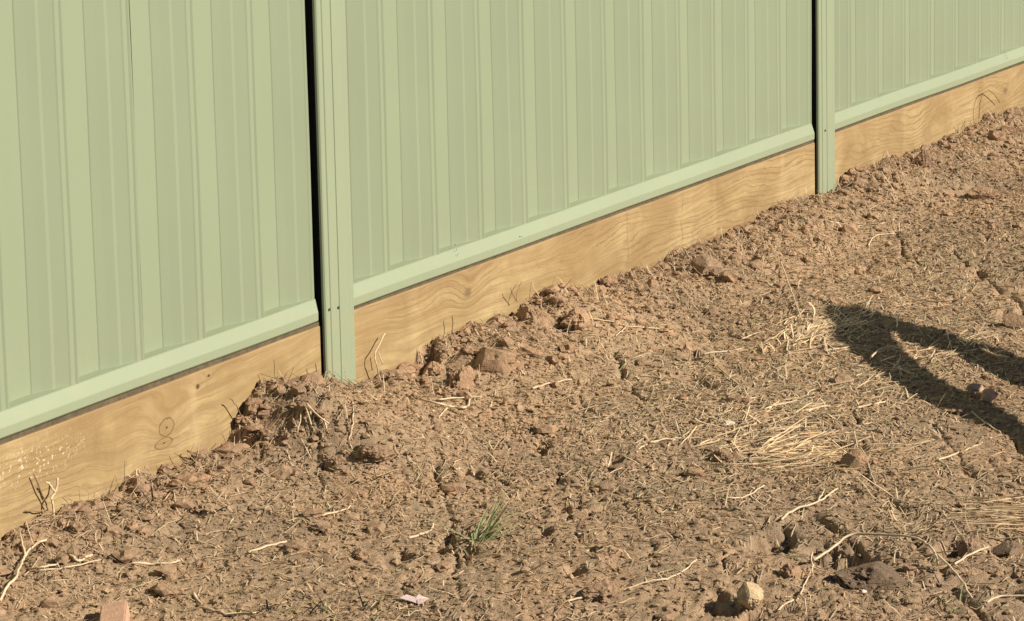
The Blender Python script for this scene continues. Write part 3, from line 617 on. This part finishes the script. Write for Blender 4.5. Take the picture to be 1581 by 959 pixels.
# grass tufts: each blade a part
def blade_mesh(L, wd, bend, az, lean, seed):
    n_ = 6; V_, F_ = [], []
    d = np.array([math.cos(az), math.sin(az), 0]); s = np.array([-d[1], d[0], 0])
    for i in range(n_+1):
        t = i/n_; a = lean+bend*t; p = d*(L*t*math.cos(a))+np.array([0, 0, L*t*math.sin(a)]); wv = wd*(1-t**2)*.5+.0002
        V_ += [p+s*wv, p+np.array([0, 0, -wv*.5]), p-s*wv]
    for i in range(n_):
        b = i*3; F_ += [[b, b+1, b+4, b+3], [b+1, b+2, b+5, b+4]]
    return V_, F_
def tuft(px, py, nb, L, spread, label, m, m2, seed, az0=None, lean=.5, cat='grass tuft', group=None, w_=.003):
    q = gnd(px, py); z = float(hgt(q[0], q[1])[0]); root = empty('grass_tuft', (q[0], q[1], z-.002), label, cat, group); rs = np.random.default_rng(seed)
    for i in range(nb):
        az = rs.uniform(0, 6.28) if az0 is None or rs.random() < .3 else az0+rs.normal()*.35
        V_, F_ = blade_mesh(L*rs.uniform(.45, 1.1), w_*rs.uniform(.6, 1.2), rs.uniform(-.7, .1), az, lean*rs.uniform(.4, 1.6), i)
        me = bpy.data.meshes.new('blade'); me.from_pydata([tuple(v) for v in V_], [], F_); me.update()
        o = link('blade', me, m if rs.random() < .65 else m2, root, (rs.normal()*spread, rs.normal()*spread, 0))
    return root
tuft(735, 836, 30, .12, .010, 'green grass tuft leaning right in the open dirt at bottom centre', M_GREEN, M_LEAFY, 5, az0=-.25, lean=.6, w_=.005)
tuft(770, 850, 12, .06, .03, 'low patch of trampled grass at the foot of the green leaning tuft', M_GREEN, M_STRAW, 6, lean=.3)
tuft(985, 562, 16, .05, .05, 'faint low green grass patch below the middle board', M_GREEN, M_LEAFY, 7, lean=.5)
tuft(1492, 497, 18, .06, .06, 'faint green grass patch just above the forked shadow', M_LEAFY, M_STRAW, 8, lean=.5)
tuft(1470, 935, 18, .05, .03, 'thin green grass at the bottom right inside the arching stem', M_LEAFY, M_GREEN, 9, lean=.7)
tuft(418, 590, 20, .05, .018, 'dry dark root tuft on the crest of the mound against the left board', M_BROWN, M_STRAW, 10, lean=1.0)
tuft(1490, 205, 18, .06, .03, 'dark tangled root tuft on the crest against the farthest board', M_BROWN, M_BROWN, 11, lean=1.0)
tuft(762, 738, 16, .06, .012, 'small dry straw knot left of centre above the green tuft', M_STRAW, M_STEM, 12, lean=.25)
tuft(410, 950, 22, .07, .03, 'sparse dry grass at the bottom edge left of the pink scrap', M_LEAFY, M_STRAW, 13, lean=.6)
tuft(530, 950, 18, .06, .03, 'dry pale grass at the bottom edge just left of the pink scrap', M_STRAW, M_LEAFY, 14, lean=.6)
tuft(600, 590, 22, .04, .02, 'crumpled dry tuft on the bank just right of the near post', M_STRAW, M_BROWN, 15, lean=.8)
tuft(770, 492, 14, .035, .012, 'small dark root tuft against the middle board left of the highest bulge', M_BROWN, M_BROWN, 16, lean=1.0)
tuft(195, 780, 26, .06, .035, 'dry stubble tuft on the bank under the left board', M_STRAW, M_BROWN, 17, lean=.7)
tuft(310, 785, 22, .045, .03, 'pale rootlet tuft in the dirt below the figure-eight knot', M_STRAW, M_STEM, 18, lean=.3)
# ------------------------------------------------------------------ straw heaps and litter (uncountable)
def straw_cloud(name, X, Y, L, az, R, tone, m, label, cat, lift=0.0015, elev=None, segs=3):
    n_ = len(X); sides = 3; T = np.linspace(-.5, .5, segs+1)
    curve = rng.normal(size=n_)*.16*rng.integers(0, 3, n_); A = az[:, None]+curve[:, None]*T[None]*2
    px = X[:, None]+np.cumsum(np.cos(A), 1)*(L[:, None]/segs); py = Y[:, None]+np.cumsum(np.sin(A), 1)*(L[:, None]/segs)
    px -= np.cos(az)[:, None]*L[:, None]/2; py -= np.sin(az)[:, None]*L[:, None]/2; py = np.minimum(py, -.008)
    pz_ = hgt(px.ravel(), py.ravel()).reshape(px.shape); e = rng.normal(size=n_)*.10 if elev is None else elev
    lin = pz_.mean(1)[:, None]+np.abs(T)[None]*0+(pz_[:, -1:]-pz_[:, :1])*T[None]
    pz_ = np.maximum(.5*pz_+.5*lin, pz_-.001)+lift+R[:, None]+np.clip(T[None]+.5, 0, 1)*np.sin(e)[:, None]*L[:, None]*(e[:, None] > 0)
    P_ = np.stack([px, py, pz_], -1); V_ = np.zeros((n_, segs+1, sides, 3))
    side = np.stack([-np.sin(A), np.cos(A), 0*A], -1)
    for s in range(sides):
        a = 2*math.pi*s/sides+.5; off = side*math.cos(a)+np.array([0, 0, 1.0])*math.sin(a)
        V_[:, :, s] = P_+off*(R[:, None]*(1-.5*np.abs(T)[None]*1.2))[..., None]
    base = np.arange(n_)*(segs+1)*sides; F_ = []
    for i in range(segs):
        for s in range(sides):
            F_.append(np.stack([base+i*sides+s, base+i*sides+(s+1) % sides, base+(i+1)*sides+(s+1) % sides, base+(i+1)*sides+s], -1))
    me = np_mesh(name, V_.reshape(-1, 3), np.concatenate(F_), False)
    at = me.color_attributes.new('tone', 'FLOAT_COLOR', 'POINT'); c = np.ones((n_, (segs+1)*sides, 4)); c[:, :, :3] = tone[:, None, :]
    at.data.foreach_set('color', c.astype(np.float32).ravel())
    o = link(name, me, m); tag(o, label, cat, kind='stuff'); return o
def scatter(n_, dens, x0=-1.3, x1=4.4, y0=-1.95, y1=-.01):
    out = np.zeros((0, 2))
    while len(out) < n_:
        q = np.c_[rng.uniform(x0, x1, n_*2), rng.uniform(y0, y1, n_*2)]
        # keep only what the camera's wedge can see (with a margin)
        rel = q-np.array([CX, CY]); side = rel@RM[0][:2]; fw = rel@RM[2][:2]; k = np.abs(side/np.maximum(fw, .1)) < .235
        q = q[k]; q = q[rng.random(len(q)) < dens(q[:, 0], q[:, 1])]; out = np.r_[out, q]
    return out[:n_]
cen = [gnd(1220, 690), gnd(1180, 560), gnd(1400, 450), gnd(1500, 790), gnd(1300, 620), gnd(1450, 560), gnd(1080, 620)]
def straw_dens(x, y):
    d = .07+.25*np.clip(vn(x*3.3, y*3.3, 101)+.25, 0, 1)
    for c in cen: d = d+.42*np.exp(-(((x-c[0])/.38)**2+((y-c[1])/.2)**2))
    return np.clip(d*(.4+1.2*np.clip(vn(x*9, y*9, 103)+.5, 0, 1)), 0, 1)
def tones(n_, dull=.0):
    b = rng.uniform(.45, 1.15, n_)-dull; g = rng.random(n_)
    t = np.stack([b, b*(.96+.04*g), b*(.88+.1*g)], -1); gr = rng.random(n_) < .05; t[gr] *= np.array([.66, .78, .6]); return np.clip(t, .15, 1.35)
q = scatter(13000, straw_dens)
az = np.where(rng.random(13000) < .5, rng.normal(size=13000)*.5+.2, rng.uniform(0, 6.28, 13000))
straw_cloud('straw_litter', q[:, 0], q[:, 1], rng.gamma(2.2, .009, 13000)+.008, az, rng.uniform(.0007, .0014, 13000), tones(13000, .12), M_STRAW, 'fine bleached straw and dead grass scattered over the bare dirt', 'straw')
def heap(name, pxc, n_, sx, sy, L, label, azm, azs=.35, rr=.0013):
    c = gnd(*pxc); a_ = rng.normal(size=n_)*sx; b_ = rng.normal(size=n_)*sy; X_ = c[0]+a_*math.cos(azm)-b_*math.sin(azm); Y_ = c[1]+a_*math.sin(azm)+b_*math.cos(azm)
    straw_cloud(name, X_, Y_, rng.uniform(.5, 1.15, n_)*L, azm+rng.normal(size=n_)*azs, rng.uniform(.7, 1.4, n_)*rr, tones(n_)*1.3, M_STRAW, label, 'straw', .003, rng.normal(size=n_)*.06+.04, 4)
heap('straw_heap', (1222, 699), 130, .05, .055, .14, 'pale straw heap left of the black hole, right of the two small clods', -.95, .38)
heap('straw_bundle', (1535, 797), 50, .04, .06, .17, 'combed pale straws lying parallel at the right edge above the damp clod', -1.2, .2)
heap('straw_patch', (1265, 512), 150, .12, .05, .09, 'bright straw patch at the left end of the forked shadow', .1, .6)
heap('straw_patch', (1430, 555), 80, .14, .035, .06, 'bright straw patch in the lit gap between the prongs of the shadow', -.2, .6)
heap('straw_patch', (1180, 655), 120, .16, .06, .07, 'loose straw patch above the straw heap and the white fragment', -.3, .8)
# dead rootlets sticking out of the banked-up soil
nb = 2600; X_ = rng.uniform(-1.2, 4.1, nb); Y_ = -np.abs(rng.normal(size=nb))*.10-.015
straw_cloud('rootlets', X_, Y_, rng.uniform(.012, .05, nb), rng.uniform(0, 6.28, nb), rng.uniform(.0005, .0011, nb), tones(nb, .12)*.9, M_STRAW, 'fine dark rootlets sticking out of the soil banked against the boards', 'rootlets', .001, np.abs(rng.normal(size=nb))*.4)
q = scatter(26000, lambda x, y: np.clip(.35+.9*vn(x*5, y*5, 121)+.5*np.exp(y/.25), .05, 1))
straw_cloud('plant_debris', q[:, 0], q[:, 1], rng.gamma(2.5, .0042, 26000)+.004, rng.uniform(0, 6.28, 26000), rng.uniform(.0006, .0013, 26000), tones(26000, .12)[:, ::1]*np.array([1.0, .93, .85]), M_FIBRE, 'short broken plant fibres and root scraps mixed through the dirt', 'plant debris', .0005, rng.normal(size=26000)*.25, 2)
# crumbs of soil
def crumbs(name, q, r, m, label, sub=1, flatz=.75):
    P_, F_ = ico(sub); n_ = len(q); k = len(P_)
    z = hgt(q[:, 0], q[:, 1]); sc = r[:, None]*np.c_[rng.uniform(.7, 1.35, n_), rng.uniform(.7, 1.35, n_), rng.uniform(.5, 1.0, n_)*flatz]
    a = rng.uniform(0, 6.28, n_); jit = rng.uniform(.68, 1.25, (n_, k))
    B_ = P_[None]*jit[..., None]*sc[:, None]; c, s = np.cos(a)[:, None], np.sin(a)[:, None]
    V_ = np.stack([B_[..., 0]*c-B_[..., 1]*s+q[:, :1], B_[..., 0]*s+B_[..., 1]*c+q[:, 1:], B_[..., 2]+(z+r*.25)[:, None]], -1)
    V_[..., 1] = np.minimum(V_[..., 1], -.006)
    F2 = (F_[None]+(np.arange(n_)*k)[:, None, None]).reshape(-1, 3)
    o = link(name, np_mesh(name, V_.reshape(-1, 3), F2, False), m); tag(o, label, 'soil', kind='stuff')
def crumb_dens(x, y):
    return np.clip(.25+1.3*np.clip(vn(x*2.1, y*2.1, 111)+.2, 0, 1)*np.clip(vn(x*8, y*8, 113)+.55, 0, 1)+.5*np.exp(y/.2), 0, 1)
q = scatter(52000, crumb_dens); crumbs('soil_crumbs', q, rng.gamma(2.2, .0009, len(q))+.0012, M_CRUMB, 'loose crumbs of dry brown soil covering the ground', 1)
q = scatter(650, crumb_dens); crumbs('small_clods', q, rng.gamma(2.0, .0022, len(q))+.0045, M_CLOD, 'small broken clods of brown soil strewn over the ground', 2)
q = scatter(1100, lambda x, y: np.exp(y/.10)); crumbs('bank_clods', q, rng.gamma(2.0, .0025, len(q))+.005, M_CLOD, 'broken clods heaped along the foot of the boards', 2, .9)
q = scatter(500, lambda x, y: .4+0*x); crumbs('gravel', q, rng.uniform(.0015, .0035, len(q)), M_PALE, 'tiny pale stones mixed through the dirt', 1)
# ------------------------------------------------------------------ forked blocker added out of view, shaped to cast the forked shadow
def cast(px, py, h):
    q = gnd(px, py); t = (h)/(-SUN.z); return [q[0]-SUN.x*t, q[1]-SUN.y*t, q[2]+h]
lower = [(1300, 474), (1316, 497), (1340, 530), (1379, 563), (1410, 587), (1440, 604), (1475, 622), (1510, 636), (1545, 653), (1581, 673), (1680, 728)]
upper = [(1318, 480), (1345, 492), (1380, 505), (1410, 511), (1440, 527), (1475, 537), (1510, 546), (1545, 562), (1581, 580), (1680, 628)]
hl = np.linspace(.62, .22, len(lower)); hu = np.linspace(.60, .22, len(upper))
L_ = smoothline([cast(x, y, h) for (x, y), h in zip(lower, hl)], 5, .001, 3); U_ = smoothline([cast(x, y, h) for (x, y), h in zip(upper, hu)], 5, .001, 4)
end = np.array([.1, -3.1, .0]); L_ = np.r_[L_, smoothline([L_[-1], (L_[-1]+end)/2+np.array([0, 0, .02]), end], 4)[1:]]
U_ = np.r_[U_, smoothline([U_[-1], (U_[-1]*.5+L_[-5]*.5), L_[-4]], 3)[1:]]
rl = np.interp(np.arange(len(L_))/5, np.arange(12), [.022, .040, .044, .036, .033, .032, .036, .033, .025, .019, .03, .06])
ru = np.interp(np.arange(len(U_))/5, np.arange(11), [.028, .034, .030, .034, .044, .043, .040, .041, .043, .045, .04])
fb = tube_obj('shadow_caster', L_-L_[0], rl, M_CASTER, None, 12); fb.location = L_[0]
tube_obj('caster_prong', U_-L_[0], ru, M_CASTER, fb, 12)
tag(fb, 'forked shape added unseen beyond the right edge to cast the forked shadow', 'branch')  # not a real branch, only an added shadow caster
S.render.resolution_x = 1024; S.render.resolution_y = 621
